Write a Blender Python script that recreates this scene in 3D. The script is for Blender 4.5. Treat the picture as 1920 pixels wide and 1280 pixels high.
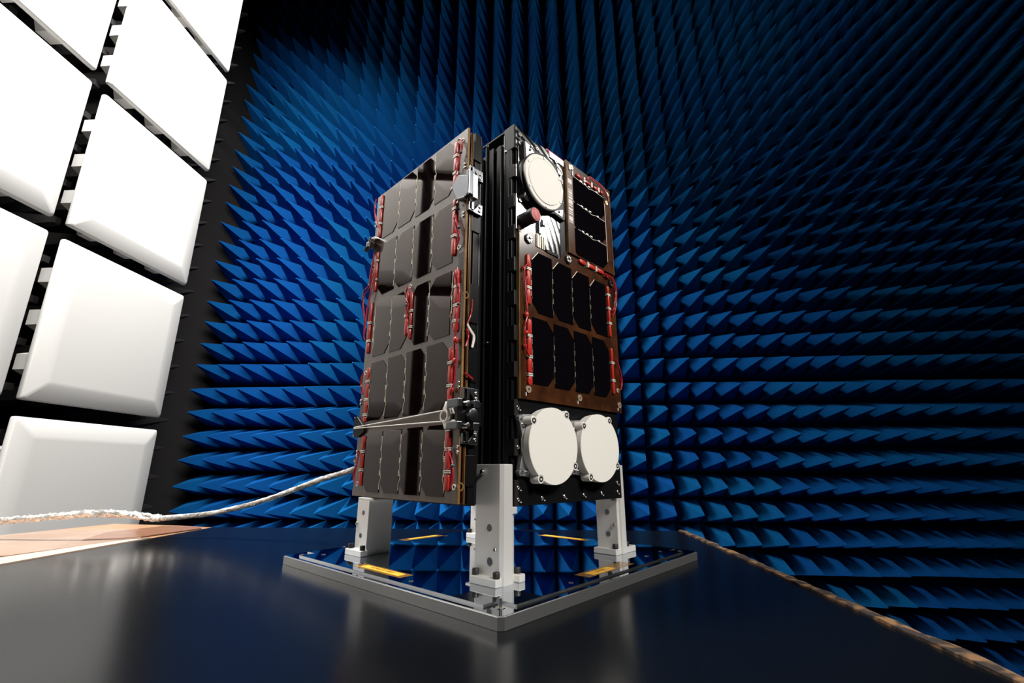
import bpy, bmesh, math, random
from mathutils import Vector, Matrix
random.seed(7)
PI = math.pi
for o in list(bpy.data.objects): bpy.data.objects.remove(o, do_unlink=True)
scene = bpy.context.scene
C = scene.collection
H = 1.35                       # camera height above the chamber floor

# ------------------------------------------------------------ camera
cam_d = bpy.data.cameras.new('camera')
cam = bpy.data.objects.new('camera', cam_d); C.objects.link(cam)
cam_d.sensor_fit = 'HORIZONTAL'; cam_d.sensor_width = 36.0
cam_d.lens = 868.37 / 1920 * 36.0
cam_d.clip_start = 0.02; cam_d.clip_end = 60
cam.location = (0, 0, H)
cam.rotation_euler = (PI/2 + 0.26734, 0, 0.06094)
scene.camera = cam

# ------------------------------------------------------------ light
world = bpy.data.worlds.new('world'); scene.world = world; world.use_nodes = True
world.node_tree.nodes['Background'].inputs[0].default_value = (0.62, 0.72, 0.9, 1)
world.node_tree.nodes['Background'].inputs[1].default_value = 0.014

def area(name, loc, target, sx, sy, power, color, spread=PI):
    l = bpy.data.lights.new(name, 'AREA'); l.shape = 'RECTANGLE'; l.size = sx; l.size_y = sy
    l.energy = power; l.color = color; l.spread = spread
    o = bpy.data.objects.new(name, l); C.objects.link(o); o.location = loc
    d = Vector(target) - Vector(loc); o.rotation_euler = d.to_track_quat('-Z', 'Y').to_euler()
    return o
area('ceiling_light', (-1.0, 0.80, H+2.6), (-2.0, 2.1, H+0.4), 0.9, 0.7, 235, (1, 0.985, 0.96), math.radians(150))
area('studio_light', (1.95, 0.69, H+1.50), (-0.4, 0.55, H+0.30), 0.28, 0.36, 6.5, (1, 0.965, 0.91), math.radians(125))
area('front_light', (1.35, -0.9, H+1.5), (-0.1, 0.60, H+0.12), 0.5, 0.5, 12, (1, 0.97, 0.92), math.radians(80))

scene.view_settings.view_transform = 'Standard'
scene.view_settings.look = 'None'
scene.view_settings.exposure = 0.0
scene.view_settings.gamma = 1.0
scene.view_settings.use_curve_mapping = False

# ------------------------------------------------------------ materials
def mat(name, col, rough=0.5, metal=0.0, spec=0.5, coat=0.0, var=None, bump=None, ior=1.5, trans=0.0, aniso=0.0):
    m = bpy.data.materials.new(name); m.use_nodes = True
    nt = m.node_tree; b = nt.nodes['Principled BSDF']
    b.inputs['Base Color'].default_value = (*col, 1)
    b.inputs['Roughness'].default_value = rough
    b.inputs['Metallic'].default_value = metal
    b.inputs['Specular IOR Level'].default_value = spec
    b.inputs['IOR'].default_value = ior
    b.inputs['Coat Weight'].default_value = coat
    b.inputs['Transmission Weight'].default_value = trans
    b.inputs['Anisotropic'].default_value = aniso
    if var:
        scale, col2, lo, hi = var
        tc = nt.nodes.new('ShaderNodeTexCoord'); n = nt.nodes.new('ShaderNodeTexNoise')
        n.inputs['Scale'].default_value = scale; n.inputs['Detail'].default_value = 5
        r = nt.nodes.new('ShaderNodeMapRange'); r.inputs[1].default_value = lo; r.inputs[2].default_value = hi
        mx = nt.nodes.new('ShaderNodeMix'); mx.data_type = 'RGBA'
        mx.inputs[6].default_value = (*col, 1); mx.inputs[7].default_value = (*col2, 1)
        nt.links.new(tc.outputs['Object'], n.inputs['Vector']); nt.links.new(n.outputs['Fac'], r.inputs[0])
        nt.links.new(r.outputs[0], mx.inputs[0]); nt.links.new(mx.outputs[2], b.inputs['Base Color'])
    if bump:
        scale, strength, dist = bump
        tc = nt.nodes.new('ShaderNodeTexCoord'); n = nt.nodes.new('ShaderNodeTexNoise')
        n.inputs['Scale'].default_value = scale; n.inputs['Detail'].default_value = 4
        bp = nt.nodes.new('ShaderNodeBump'); bp.inputs['Strength'].default_value = strength; bp.inputs['Distance'].default_value = dist
        nt.links.new(tc.outputs['Object'], n.inputs['Vector']); nt.links.new(n.outputs['Fac'], bp.inputs['Height'])
        nt.links.new(bp.outputs[0], b.inputs['Normal'])
    return m

def foam_material():
    m = bpy.data.materials.new('blue_foam'); m.use_nodes = True
    nt = m.node_tree; b = nt.nodes['Principled BSDF']
    oi = nt.nodes.new('ShaderNodeObjectInfo')
    mx = nt.nodes.new('ShaderNodeMix'); mx.data_type = 'RGBA'
    mx.inputs[6].default_value = (0.002, 0.094, 0.262, 1); mx.inputs[7].default_value = (0.002, 0.062, 0.250, 1)
    nt.links.new(oi.outputs['Random'], mx.inputs[0]); nt.links.new(mx.outputs[2], b.inputs['Base Color'])
    b.inputs['Roughness'].default_value = 0.85; b.inputs['Specular IOR Level'].default_value = 0.08
    tc = nt.nodes.new('ShaderNodeTexCoord'); n = nt.nodes.new('ShaderNodeTexNoise')
    n.inputs['Scale'].default_value = 220; n.inputs['Detail'].default_value = 3
    bp = nt.nodes.new('ShaderNodeBump'); bp.inputs['Strength'].default_value = 0.25; bp.inputs['Distance'].default_value = 0.002
    nt.links.new(tc.outputs['Object'], n.inputs['Vector']); nt.links.new(n.outputs['Fac'], bp.inputs['Height'])
    nt.links.new(bp.outputs[0], b.inputs['Normal'])
    return m

def milled_material():
    m = mat('milled_aluminium', (0.50, 0.50, 0.51), 0.3, 1.0)
    nt = m.node_tree; b = nt.nodes['Principled BSDF']
    tc = nt.nodes.new('ShaderNodeTexCoord'); mp = nt.nodes.new('ShaderNodeMapping')
    mp.inputs['Location'].default_value = (0.05, 0, -0.28)
    w = nt.nodes.new('ShaderNodeTexWave'); w.wave_type = 'RINGS'; w.rings_direction = 'Y'
    w.inputs['Scale'].default_value = 32; w.inputs['Distortion'].default_value = 1.5; w.inputs['Detail'].default_value = 2
    r = nt.nodes.new('ShaderNodeMapRange'); r.inputs[3].default_value = 0.06; r.inputs[4].default_value = 0.16
    bp = nt.nodes.new('ShaderNodeBump'); bp.inputs['Strength'].default_value = 0.08; bp.inputs['Distance'].default_value = 0.0006
    nt.links.new(tc.outputs['Object'], mp.inputs['Vector']); nt.links.new(mp.outputs[0], w.inputs['Vector'])
    nt.links.new(w.outputs['Fac'], r.inputs[0]); nt.links.new(r.outputs[0], b.inputs['Roughness'])
    nt.links.new(w.outputs['Fac'], bp.inputs['Height']); nt.links.new(bp.outputs[0], b.inputs['Normal'])
    return m

def barcode_material():
    m = mat('barcode', (0.6, 0.58, 0.55), 0.4)
    nt = m.node_tree; b = nt.nodes['Principled BSDF']
    tc = nt.nodes.new('ShaderNodeTexCoord'); sp = nt.nodes.new('ShaderNodeSeparateXYZ')
    mu = nt.nodes.new('ShaderNodeMath'); mu.operation = 'MULTIPLY'; mu.inputs[1].default_value = 620
    fl = nt.nodes.new('ShaderNodeMath'); fl.operation = 'FLOOR'
    wn = nt.nodes.new('ShaderNodeTexWhiteNoise'); wn.noise_dimensions = '1D'
    gt = nt.nodes.new('ShaderNodeMath'); gt.operation = 'GREATER_THAN'; gt.inputs[1].default_value = 0.5
    mx = nt.nodes.new('ShaderNodeMix'); mx.data_type = 'RGBA'
    mx.inputs[6].default_value = (0.10, 0.035, 0.012, 1); mx.inputs[7].default_value = (0.55, 0.52, 0.48, 1)
    nt.links.new(tc.outputs['Object'], sp.inputs[0]); nt.links.new(sp.outputs[2], mu.inputs[0]); nt.links.new(mu.outputs[0], fl.inputs[0])
    nt.links.new(fl.outputs[0], wn.inputs['W']); nt.links.new(wn.outputs['Value'], gt.inputs[0]); nt.links.new(gt.outputs[0], mx.inputs[0])
    nt.links.new(mx.outputs[2], b.inputs['Base Color'])
    return m

FOAM = foam_material()
BLACKFOAM = mat('black_foam', (0.024, 0.022, 0.022), 0.9, spec=0.15, bump=(160, 0.3, 0.003))
WHITE = mat('white_foam', (0.455, 0.444, 0.425), 0.75, spec=0.2, bump=(180, 0.12, 0.001))
DARKWALL = mat('dark_wall', (0.012, 0.013, 0.016), 0.9, spec=0.1)
TABLE = mat('dark_laminate', (0.0025, 0.003, 0.004), 0.20, spec=0.20, bump=(60, 0.03, 0.0006))
CHIP = mat('chipboard_edge', (0.17, 0.085, 0.032), 0.8, var=(70, (0.015, 0.008, 0.005), 0.42, 0.54), bump=(120, 0.6, 0.004))
KRAFT = mat('kraft', (0.42, 0.24, 0.13), 0.28, var=(9, (0.25, 0.13, 0.07), 0.35, 0.7))
TAPE = mat('brown_tape', (0.28, 0.14, 0.085), 0.16, spec=0.7, bump=(35, 0.25, 0.004))
CREAM = mat('cream_strip', (0.58, 0.45, 0.35), 0.3)
PLATEALU = mat('plate_aluminium', (0.84, 0.84, 0.83), 0.20, 0.92, bump=(300, 0.04, 0.0003))
ALU = mat('aluminium', (0.80, 0.78, 0.745), 0.40, 0.40, bump=(500, 0.05, 0.0003))
ALUB = mat('bright_aluminium', (0.82, 0.82, 0.82), 0.22, 1.0)
MIRROR = mat('polished_mirror', (0.50, 0.54, 0.60), 0.025, 1.0)
GREYMETAL = mat('grey_metal', (0.17, 0.175, 0.19), 0.30, 1.0)
STEEL = mat('steel', (0.62, 0.60, 0.57), 0.25, 1.0)
BLACKBOLT = mat('black_bolt', (0.02, 0.018, 0.018), 0.45, spec=0.5)
ANOD = mat('black_anodised', (0.006, 0.006, 0.0065), 0.30, spec=0.12)
ANODG = mat('dark_grey_anodised', (0.022, 0.020, 0.020), 0.36, spec=0.16)
CELL = mat('solar_cell_glass', (0.005, 0.002, 0.002), 0.03, spec=0.40)
CELL.node_tree.nodes['Principled BSDF'].inputs['Specular Tint'].default_value = (1, 0.78, 0.72, 1)
CELLB = mat('solar_cell_black', (0.0025, 0.002, 0.003), 0.03, spec=0.35)
KAPTON = mat('polyimide_grey_brown', (0.080, 0.052, 0.038), 0.25, spec=0.9, var=(40, (0.060, 0.036, 0.024), 0.4, 0.7))
KAPTONR = mat('polyimide_copper', (0.065, 0.022, 0.008), 0.18, spec=0.28, var=(30, (0.03, 0.011, 0.005), 0.4, 0.6))
PCBEDGE = mat('board_edge', (0.26, 0.15, 0.05), 0.5, spec=0.15, var=(60, (0.18, 0.09, 0.03), 0.4, 0.6))
RED = mat('red_silicone', (0.42, 0.022, 0.014), 0.32, spec=0.5, bump=(300, 0.15, 0.001))
REDWIRE = mat('red_wire', (0.42, 0.01, 0.018), 0.35)
REDTAG = mat('red_cover', (0.45, 0.03, 0.06), 0.5)
PINK = mat('pink_lens_cover', (0.62, 0.20, 0.19), 0.6, var=(400, (0.42, 0.10, 0.10), 0.45, 0.6))
GOLD = mat('gold_interconnect', (0.82, 0.74, 0.58), 0.38, 0.3)
DARKGOLD = mat('dull_interconnect', (0.30, 0.27, 0.20), 0.4, 0.5)
SILVERMARK = mat('silver_tab', (0.85, 0.82, 0.74), 0.4, 0.3)
RADOME = mat('cream_radome', (0.80, 0.77, 0.71), 0.6, spec=0.2)
KNOT = mat('grey_lacing', (0.07, 0.07, 0.08), 0.6)
WHITEROD = mat('white_cord', (0.75, 0.72, 0.66), 0.4)
FOIL = mat('foil_wrap', (0.86, 0.84, 0.80), 0.28, 0.75, bump=(90, 0.8, 0.006))
YELLOW = mat('amber_label', (0.80, 0.42, 0.04), 0.4)
AMBER = mat('amber_tape', (0.22, 0.11, 0.015), 0.15, spec=0.7)
INK = mat('label_ink', (0.10, 0.03, 0.01), 0.5)
MILLED = milled_material()
BARCODE = barcode_material()
WASHER = mat('brass_washer', (0.62, 0.48, 0.33), 0.4, 0.7)

# ------------------------------------------------------------ mesh helpers
class MB:
    def __init__(s): s.bm = bmesh.new()
    def box(s, x0, x1, y0, y1, z0, z1, bev=0.0, M=None):
        b = bmesh.new()
        bmesh.ops.create_cube(b, size=1.0)
        for v in b.verts:
            v.co = Vector((x0 + (v.co.x+.5)*(x1-x0), y0 + (v.co.y+.5)*(y1-y0), z0 + (v.co.z+.5)*(z1-z0)))
        if bev > 0: bmesh.ops.bevel(b, geom=b.edges[:], offset=bev, segments=2, affect='EDGES', profile=0.5)
        s._add(b, M); return s
    def _add(s, b, M=None):
        if M: b.transform(M)
        bmesh.ops.recalc_face_normals(b, faces=b.faces[:])
        me = bpy.data.meshes.new('t'); b.to_mesh(me); b.free(); s.bm.from_mesh(me); bpy.data.meshes.remove(me)
    def prism(s, pts, f0, f1, bev=0.0, M=None):
        """pts: list of 2D points; f0,f1: functions mapping (a,b) to the 3D point on either end"""
        b = bmesh.new()
        A = [b.verts.new(f0(*p)) for p in pts]; B = [b.verts.new(f1(*p)) for p in pts]
        n = len(pts)
        b.faces.new(A); top = b.faces.new(B)
        for i in range(n): b.faces.new((A[i], A[(i+1) % n], B[(i+1) % n], B[i]))
        if bev > 0: bmesh.ops.bevel(b, geom=list(top.edges), offset=bev, segments=2, affect='EDGES', profile=0.5)
        s._add(b, M); return s
    def cyl(s, p0, p1, r, n=20, r2=None, bev=0.0, M=None):
        p0 = Vector(p0); p1 = Vector(p1); d = p1-p0
        b = bmesh.new()
        bmesh.ops.create_cone(b, cap_ends=True, segments=n, radius1=r, radius2=r if r2 is None else r2, depth=d.length)
        if bev > 0:
            es = [e for e in b.edges if abs(e.verts[0].co.z-e.verts[1].co.z) < 1e-6 and e.verts[0].co.z > 0]
            bmesh.ops.bevel(b, geom=es, offset=bev, segments=2, affect='EDGES', profile=0.5)
        b.transform(Matrix.Translation((p0+p1)/2) @ d.to_track_quat('Z', 'Y').to_matrix().to_4x4())
        s._add(b, M); return s
    def ring(s, c, axis, r0, r1, h, n=24, M=None):
        c = Vector(c); ax = Vector(axis).normalized()
        q = ax.to_track_quat('Z', 'Y').to_matrix().to_4x4(); T = Matrix.Translation(c) @ q
        b = bmesh.new(); prof = [(r0, 0), (r1, 0), (r1, h), (r0, h)]
        R = [[b.verts.new((r*math.cos(2*PI*i/n), r*math.sin(2*PI*i/n), z)) for r, z in prof] for i in range(n)]
        for i in range(n):
            for k in range(4): b.faces.new((R[i][k], R[(i+1) % n][k], R[(i+1) % n][(k+1) % 4], R[i][(k+1) % 4]))
        b.transform(T); s._add(b, M); return s
    def lathe(s, c, axis, prof, n=48, M=None):
        c = Vector(c); q = Vector(axis).normalized().to_track_quat('Z', 'Y').to_matrix().to_4x4()
        b = bmesh.new()
        R = [[b.verts.new((r*math.cos(2*PI*i/n), r*math.sin(2*PI*i/n), z)) for r, z in prof] for i in range(n)]
        for i in range(n):
            for k in range(len(prof)-1): b.faces.new((R[i][k], R[(i+1) % n][k], R[(i+1) % n][k+1], R[i][k+1]))
        b.faces.new([R[i][-1] for i in range(n)]); b.faces.new([R[i][0] for i in range(n)])
        b.transform(Matrix.Translation(c) @ q); s._add(b, M); return s
    def tube(s, pts, r, n=8, sub=4, jitter=0.0):
        P = [Vector(p) for p in pts]
        if sub > 1 and len(P) > 2:
            Q = []
            for i in range(len(P)-1):
                a = P[max(i-1, 0)]; b_ = P[i]; c = P[i+1]; d = P[min(i+2, len(P)-1)]
                for k in range(sub):
                    t = k/sub
                    Q.append(0.5*((2*b_)+(c-a)*t+(2*a-5*b_+4*c-d)*t*t+(3*b_-a-3*c+d)*t**3))
            Q.append(P[-1]); P = Q
        b = bmesh.new(); rings = []
        up = Vector((0.13, 0.21, 0.97))
        for i, p in enumerate(P):
            t = (P[min(i+1, len(P)-1)]-P[max(i-1, 0)]).normalized()
            a = t.cross(up).normalized(); c = t.cross(a).normalized()
            rings.append([b.verts.new(p + (a*math.cos(2*PI*k/n)+c*math.sin(2*PI*k/n))*r*(1+random.uniform(-jitter, jitter))) for k in range(n)])
        for i in range(len(rings)-1):
            for k in range(n): b.faces.new((rings[i][k], rings[i][(k+1) % n], rings[i+1][(k+1) % n], rings[i+1][k]))
        b.faces.new(rings[0]); b.faces.new(rings[-1])
        s._add(b); return s
    def sphere(s, c, r, sc=(1, 1, 1)):
        b = bmesh.new(); bmesh.ops.create_uvsphere(b, u_segments=14, v_segments=9, radius=r)
        for v in b.verts: v.co = Vector((v.co.x*sc[0], v.co.y*sc[1], v.co.z*sc[2])) + Vector(c)
        s._add(b); return s
    def build(s, name, m, parent=None, smooth=False, label=None):
        me = bpy.data.meshes.new(name); s.bm.to_mesh(me); s.bm.free()
        me.materials.append(m)
        if smooth:
            for p in me.polygons: p.use_smooth = True
            try: me.set_sharp_from_angle(angle=math.radians(38))
            except Exception: pass
        o = bpy.data.objects.new(name, me); C.objects.link(o)
        if parent: o.parent = parent
        if label: o['label'] = label
        return o

def tag(o, label, cat, group=None):
    o['label'] = label; o['category'] = cat
    if group: o['group'] = group
    return o
def struct(o): o['kind'] = 'structure'; return o
def thing(name, label, cat, loc=(0, 0, 0), rotz=0, group=None):
    o = bpy.data.objects.new(name, None); C.objects.link(o); o.empty_display_size = 0.05
    o.location = loc; o.rotation_euler = (0, 0, rotz)
    return tag(o, label, cat, group)
ORD = ['', 'first', 'second', 'third', 'fourth', 'fifth', 'sixth', 'seventh', 'eighth', 'ninth', 'tenth', 'eleventh', 'twelfth', 'thirteenth']

# ------------------------------------------------------------ room shell
WB = 3.365; WL = -2.50; WR = 4.72; TOP = 5.42
struct(MB().box(WL-.1, WR+.1, WB, WB+.1, 0, TOP).build('wall_back', DARKWALL))
struct(MB().box(WL-.1, WL, -3, WB, 0, TOP).build('wall_left', BLACKFOAM))
struct(MB().box(WR, WR+.1, -3, WB, 0, TOP).build('wall_right', DARKWALL))
struct(MB().box(WL-.1, WR+.1, -3, WB+.1, -.1, 0).build('floor', DARKWALL))
struct(MB().box(WL-.1, WR+.1, -3, WB+.1, TOP, TOP+.1).build('ceiling', DARKWALL))

# ------------------------------------------------------------ blue absorber panels on the back wall
PITCH = 0.1557; TIPY = 2.938; BASEY = WB-0.002; X0 = 0.7864; Z0 = H+0.6705
def pyramid_mesh(nc, nr, seed, m=None, size=0.1535, base=0.045, total=None, name='foam_panel', tipw=0.0035):
    rnd = random.Random(seed); b = bmesh.new(); total = total or (BASEY-TIPY)
    W = nc*PITCH; Hh = nr*PITCH
    bmesh.ops.create_cube(b, size=1.0)
    for v in b.verts: v.co = Vector((v.co.x*(W-.014), -(v.co.y+.5)*base, v.co.z*(Hh-.014)))
    for i in range(nc):
        for j in range(nr):
            cx = (i-(nc-1)/2)*PITCH*0.985; cz = (j-(nr-1)/2)*PITCH*0.985; h = size/2*0.990
            tx = cx+rnd.uniform(-.004, .004); tz = cz+rnd.uniform(-.004, .004)
            y0 = -base+.0005; y1 = -(total + rnd.uniform(-.004, .004))
            secs = [(h, y0, 0), (h, y0-.02, 0), (tipw, y1, 1)]
            L = []
            for hh, y, t in secs:
                ox = cx*(1-t)+tx*t; oz = cz*(1-t)+tz*t
                L.append([b.verts.new((ox+sx*hh, y, oz+sz*hh)) for sx, sz in ((-1, -1), (1, -1), (1, 1), (-1, 1))])
            for a in range(2):
                for k in range(4): b.faces.new((L[a][k], L[a][(k+1) % 4], L[a+1][(k+1) % 4], L[a+1][k]))
            b.faces.new(L[-1])
    bmesh.ops.recalc_face_normals(b, faces=b.faces[:])
    me = bpy.data.meshes.new(name); b.to_mesh(me); b.free(); me.materials.append(m or FOAM)
    return me
pm = [pyramid_mesh(4, 4, s) for s in range(4)]
pm_half = [pyramid_mesh(4, 2, 10+s) for s in range(2)]
pm_thin = pyramid_mesh(1, 4, 20); pm_thin_half = pyramid_mesh(1, 2, 21)
rj = random.Random(5)
row_groups = [(-12, 4), (-8, 4), (-4, 4), (0, 4), (4, 4), (8, 4), (12, 4), (16, 4), (20, 2)]
col_groups = [(-20, 1)] + [(-19+4*k, 4) for k in range(11)]
for ri, (r0, nr) in enumerate(row_groups):
    for ci, (c0, nc) in enumerate(col_groups):
        if nc == 4: me = rj.choice(pm) if nr == 4 else rj.choice(pm_half)
        else: me = pm_thin if nr == 4 else pm_thin_half
        o = bpy.data.objects.new('foam_absorber', me); C.objects.link(o)
        cx = X0 + (c0+(nc-1)/2)*PITCH; cz = Z0 + (r0+(nr-1)/2)*PITCH
        o.location = (cx+rj.uniform(-.003, .003), BASEY, cz+rj.uniform(-.003, .003))
        o.rotation_euler = (0, rj.uniform(-.004, .004), 0)
        rowt = 'bottom row' if ri == 0 else ('top row' if ri == 8 else ORD[ri+1]+' row up')
        if nc == 4:
            tag(o, 'blue pyramid foam panel on back wall, %s column from the left, %s' % (ORD[ci+1], rowt), 'foam panel', 'blue pyramid absorbers on the back wall')
        else:
            tag(o, 'narrow single-column blue pyramid foam strip at left end of back wall, %s' % rowt, 'foam panel', 'blue pyramid absorbers on the back wall')

# ------------------------------------------------------------ left wall: black foam and white caps
BP = 0.61; GAP = 0.0524; FX = -1.632; YB = 1.9141; ZB = H+0.8204
def black_panel(total, n, seed, tip):
    rnd = random.Random(seed); b = bmesh.new(); p = BP/4; base = .05
    bmesh.ops.create_cube(b, size=1.0)
    for v in b.verts: v.co = Vector(((v.co.x+.5)*base, v.co.y*(n*p-.004), v.co.z*(BP-.004)))
    for i in range(n):
        for j in range(4):
            cy = (i-(n-1)/2)*p; cz = (j-1.5)*p; h = p/2*.98
            A = [b.verts.new((base-.001, cy+a*h, cz+c*h)) for a, c in ((-1, -1), (1, -1), (1, 1), (-1, 1))]
            D = [b.verts.new((total, cy+a*tip, cz+c*tip)) for a, c in ((-1, -1), (1, -1), (1, 1), (-1, 1))]
            for k in range(4): b.faces.new((A[k], A[(k+1) % 4], D[(k+1) % 4], D[k]))
            b.faces.new(D)
    bmesh.ops.recalc_face_normals(b, faces=b.faces[:])
    me = bpy.data.meshes.new('black_foam'); b.to_mesh(me); b.free(); me.materials.append(BLACKFOAM); return me
bm_tall = black_panel(.755, 4, 1, .012); bm_short = black_panel(.44, 4, 2, .003)

def cap_mesh():
    s = (BP-GAP)/2; bv = .062; b = bmesh.new()
    def loop(h, x): return [b.verts.new((x, a*h, c*h)) for a, c in ((-1, -1), (1, -1), (1, 1), (-1, 1))]
    L = [loop(s, -.022), loop(s, 0.0), loop(s-bv, .010)]
    for a in range(2):
        for k in range(4): b.faces.new((L[a][k], L[a][(k+1) % 4], L[a+1][(k+1) % 4], L[a+1][k]))
    b.faces.new(L[0]); b.faces.new(L[-1])
    bmesh.ops.recalc_face_normals(b, faces=b.faces[:])
    bmesh.ops.bevel(b, geom=b.edges[:], offset=.007, segments=3, affect='EDGES', profile=0.5)
    me = bpy.data.meshes.new('cap'); b.to_mesh(me); b.free(); me.materials.append(WHITE)
    for p in me.polygons: p.use_smooth = True
    me.set_sharp_from_angle(angle=math.radians(20))
    return me
def teeth_mesh():
    s = (BP-GAP)/2; m = MB(); p = BP/4; hi = s-.018; lo = s-.060; pts = []
    for side in range(4):
        a = side*PI/2
        seq = []
        for k in (-1, 0, 1): seq += [(k*p-.042, lo), (k*p-.026, hi), (k*p+.026, hi), (k*p+.042, lo)]
        seq = [(-lo, lo)] + seq
        pts += [(math.cos(a)*y+math.sin(a)*z, -math.sin(a)*y+math.cos(a)*z) for y, z in seq]
    m.prism(pts, lambda a, b: Vector((-.080, a, b)), lambda a, b: Vector((-.020, a, b)))
    me = bpy.data.meshes.new('rim'); m.bm.to_mesh(me); m.bm.free(); me.materials.append(WHITE); return me
capm = cap_mesh(); teeth = teeth_mesh()
for k in range(-3, 5):
    cz = ZB + BP*k + (BP-GAP)/2
    if cz+BP/2 > TOP or cz-BP/2 < 0: 
        if cz-BP/2 < -.3: continue
    for c in range(4):
        cy = YB - BP*c - (BP-GAP)/2
        height = {-2: 'lowest visible row', -1: 'level with the satellite', 0: 'just above the satellite', 1: 'third row above the table', 2: 'fourth row above the table', 3: 'top visible row'}.get(k)
        if cz+BP/2 < TOP-.02 and cz-BP/2 > 0:
            o = bpy.data.objects.new('black_foam_absorber', bm_tall); C.objects.link(o); o.location = (WL+.001, cy, cz)
            tag(o, 'tall black pyramid foam panel behind white block, %s from the back, %s from the floor' % (ORD[c+1], ORD[k+4]), 'foam panel', 'black foam behind the white blocks')
        if height:
            r = bpy.data.objects.new('white_foam_block', capm); C.objects.link(r); r.location = (FX, cy, cz)
            where = ['nearest the blue wall', 'second from the blue wall', 'third from the blue wall', 'fourth from the blue wall'][c]
            tag(r, 'white foam block, %s, %s' % (where, height), 'foam block', 'white foam blocks on the left wall')
            t = bpy.data.objects.new('notched_rim', teeth); C.objects.link(t); t.parent = r; t['label'] = 'grey-lit notched back rim'
    if cz+BP/2 < TOP-.02 and cz-BP/2 > 0:
        o = bpy.data.objects.new('black_foam_absorber', bm_short); C.objects.link(o); o.location = (WL+.001, YB+.030+2*BP/4, cz)
        tag(o, 'short black pyramid foam panel between white blocks and blue wall, %s up' % ORD[k+4], 'foam panel', 'black foam in the wall corner')

# ------------------------------------------------------------ table and side board
ZT = H-0.1188
TX0, TX1, TY0, TY1 = -0.690, 0.270, -0.30, 1.0
tb = thing('work_table', 'dark laminate table carrying the satellite, chipped brown right edge', 'table', (0, 0, 0))
MB().box(TX0, TX1, TY0, TY1, ZT-.028, ZT, .001).build('tabletop', TABLE, tb)
m = MB(); N = 90; rnd = random.Random(3)
bm_ = bmesh.new(); rows = []
for i in range(N+1):
    y = TY0+(TY1-TY0)*i/N; w0 = TX1-.0005+rnd.uniform(-.0012, .0008); w1 = TX1+.0125+rnd.uniform(-.0025, .0015); z = ZT+.0012+rnd.uniform(0, .0012)
    rows.append([bm_.verts.new(p) for p in ((w0, y, ZT-.03), (w0, y, z), ((w0+w1)/2, y, z+rnd.uniform(0, .0012)), (w1, y, z-.001), (w1, y, ZT-.03))])
for i in range(N):
    for k in range(5): bm_.faces.new((rows[i][k], rows[i][(k+1) % 5], rows[i+1][(k+1) % 5], rows[i+1][k]))
bm_.faces.new(rows[0]); bm_.faces.new(rows[-1]); m._add(bm_)
m.build('edge_strip', CHIP, tb, label='chipped raw chipboard edge')
for x in (TX0+.05, TX1-.05):
    for y in (TY0+.05, TY1-.05): MB().box(x-.025, x+.025, y-.025, y+.025, 0, ZT-.028, .002).build('leg', ANODG, tb)

bd = thing('side_board', 'brown paper covered board left of the dark table, tape over its corner', 'board', (0, 0, 0))
def flat(name, pts, z0, z1, m, parent, **k):
    return MB().prism(pts, lambda a, b: Vector((a, b, z0)), lambda a, b: Vector((a, b, z1))).build(name, m, parent, **k)
flat('board', [(-1.02, -.3), (TX0-.001, -.3), (TX0-.001, 1.0), (-.78, 1.025), (-.955, 1.05), (-1.0, .86)], ZT-.03, ZT-.0005, KRAFT, bd)
flat('cream_strip', [(-.745, -.2), (TX0-.0015, -.2), (TX0-.0015, .84), (-.71, .82), (-.742, .65)], ZT-.0005, ZT+.0012, CREAM, bd, label='pale cream strip')
flat('paper_sheet', [(-.99, .62), (-.75, .66), (-.735, .72), (-.70, .83), (-.80, .95), (-.965, .93), (-.99, .86)], ZT-.0005, ZT+.0010, mat('paper_sheet', (0.36, 0.24, 0.17), 0.22, var=(6, (0.28, 0.17, 0.11), 0.4, 0.6)), bd)
flat('tape', [(-.78, .80), (-.715, .84), (-.692, .97), (-.72, .995), (-.80, 1.0), (-.83, .90)], ZT+.0008, ZT+.0018, TAPE, bd, label='shiny brown packing tape')
for x in (-.97, -.74):
    for y in (-.2, .9): MB().box(x-.02, x+.02, y-.02, y+.02, 0, ZT-.03, .002).build('leg', ANODG, bd)

# ------------------------------------------------------------ stand: base plate and legs
PHI = 0.8984; PCX, PCY = -0.03213, 0.39089; PL = 0.3896; ZP = H-0.10885
st = thing('satellite_stand', 'square mirror-polished base plate with four aluminium legs under the satellite', 'stand', (PCX, PCY, ZT), PHI)
zb = 0.0; zo = ZP-ZT; zi = zo+.0022      # local heights: bottom, outer top, raised mirror top
c = .004
m = MB(); sq = [(c, 0), (PL-c, 0), (PL, c), (PL, PL-c), (PL-c, PL), (c, PL), (0, PL-c), (0, c)]
m.prism(sq, lambda a, b: Vector((a, b, 0.0002)), lambda a, b: Vector((a, b, zo)), bev=.0006)
m.build('base_plate', PLATEALU, st)
m = MB(); i0 = .0012
m.prism([(i0+c, i0), (PL-i0-c, i0), (PL-i0, i0+c), (PL-i0, PL-i0-c), (PL-i0-c, PL-i0), (i0+c, PL-i0), (i0, PL-i0-c), (i0, i0+c)],
        lambda a, b: Vector((a, b, zo-.001)), lambda a, b: Vector((a, b, zo+.0003)))
m.build('border', MIRROR, st)
g = .0090; n_ = .0285
def notched(g, n_):
    L = PL
    return [(n_, g), (L-n_, g), (L-n_, n_), (L-g, n_), (L-g, L-n_), (L-n_, L-n_), (L-n_, L-g), (n_, L-g), (n_, L-n_), (g, L-n_), (g, n_), (n_, n_)]
m = MB(); m.prism(notched(g, n_), lambda a, b: Vector((a, b, zo)), lambda a, b: Vector((a, b, zi-.0003))); m.build('raised_step', ALUB, st)
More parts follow.
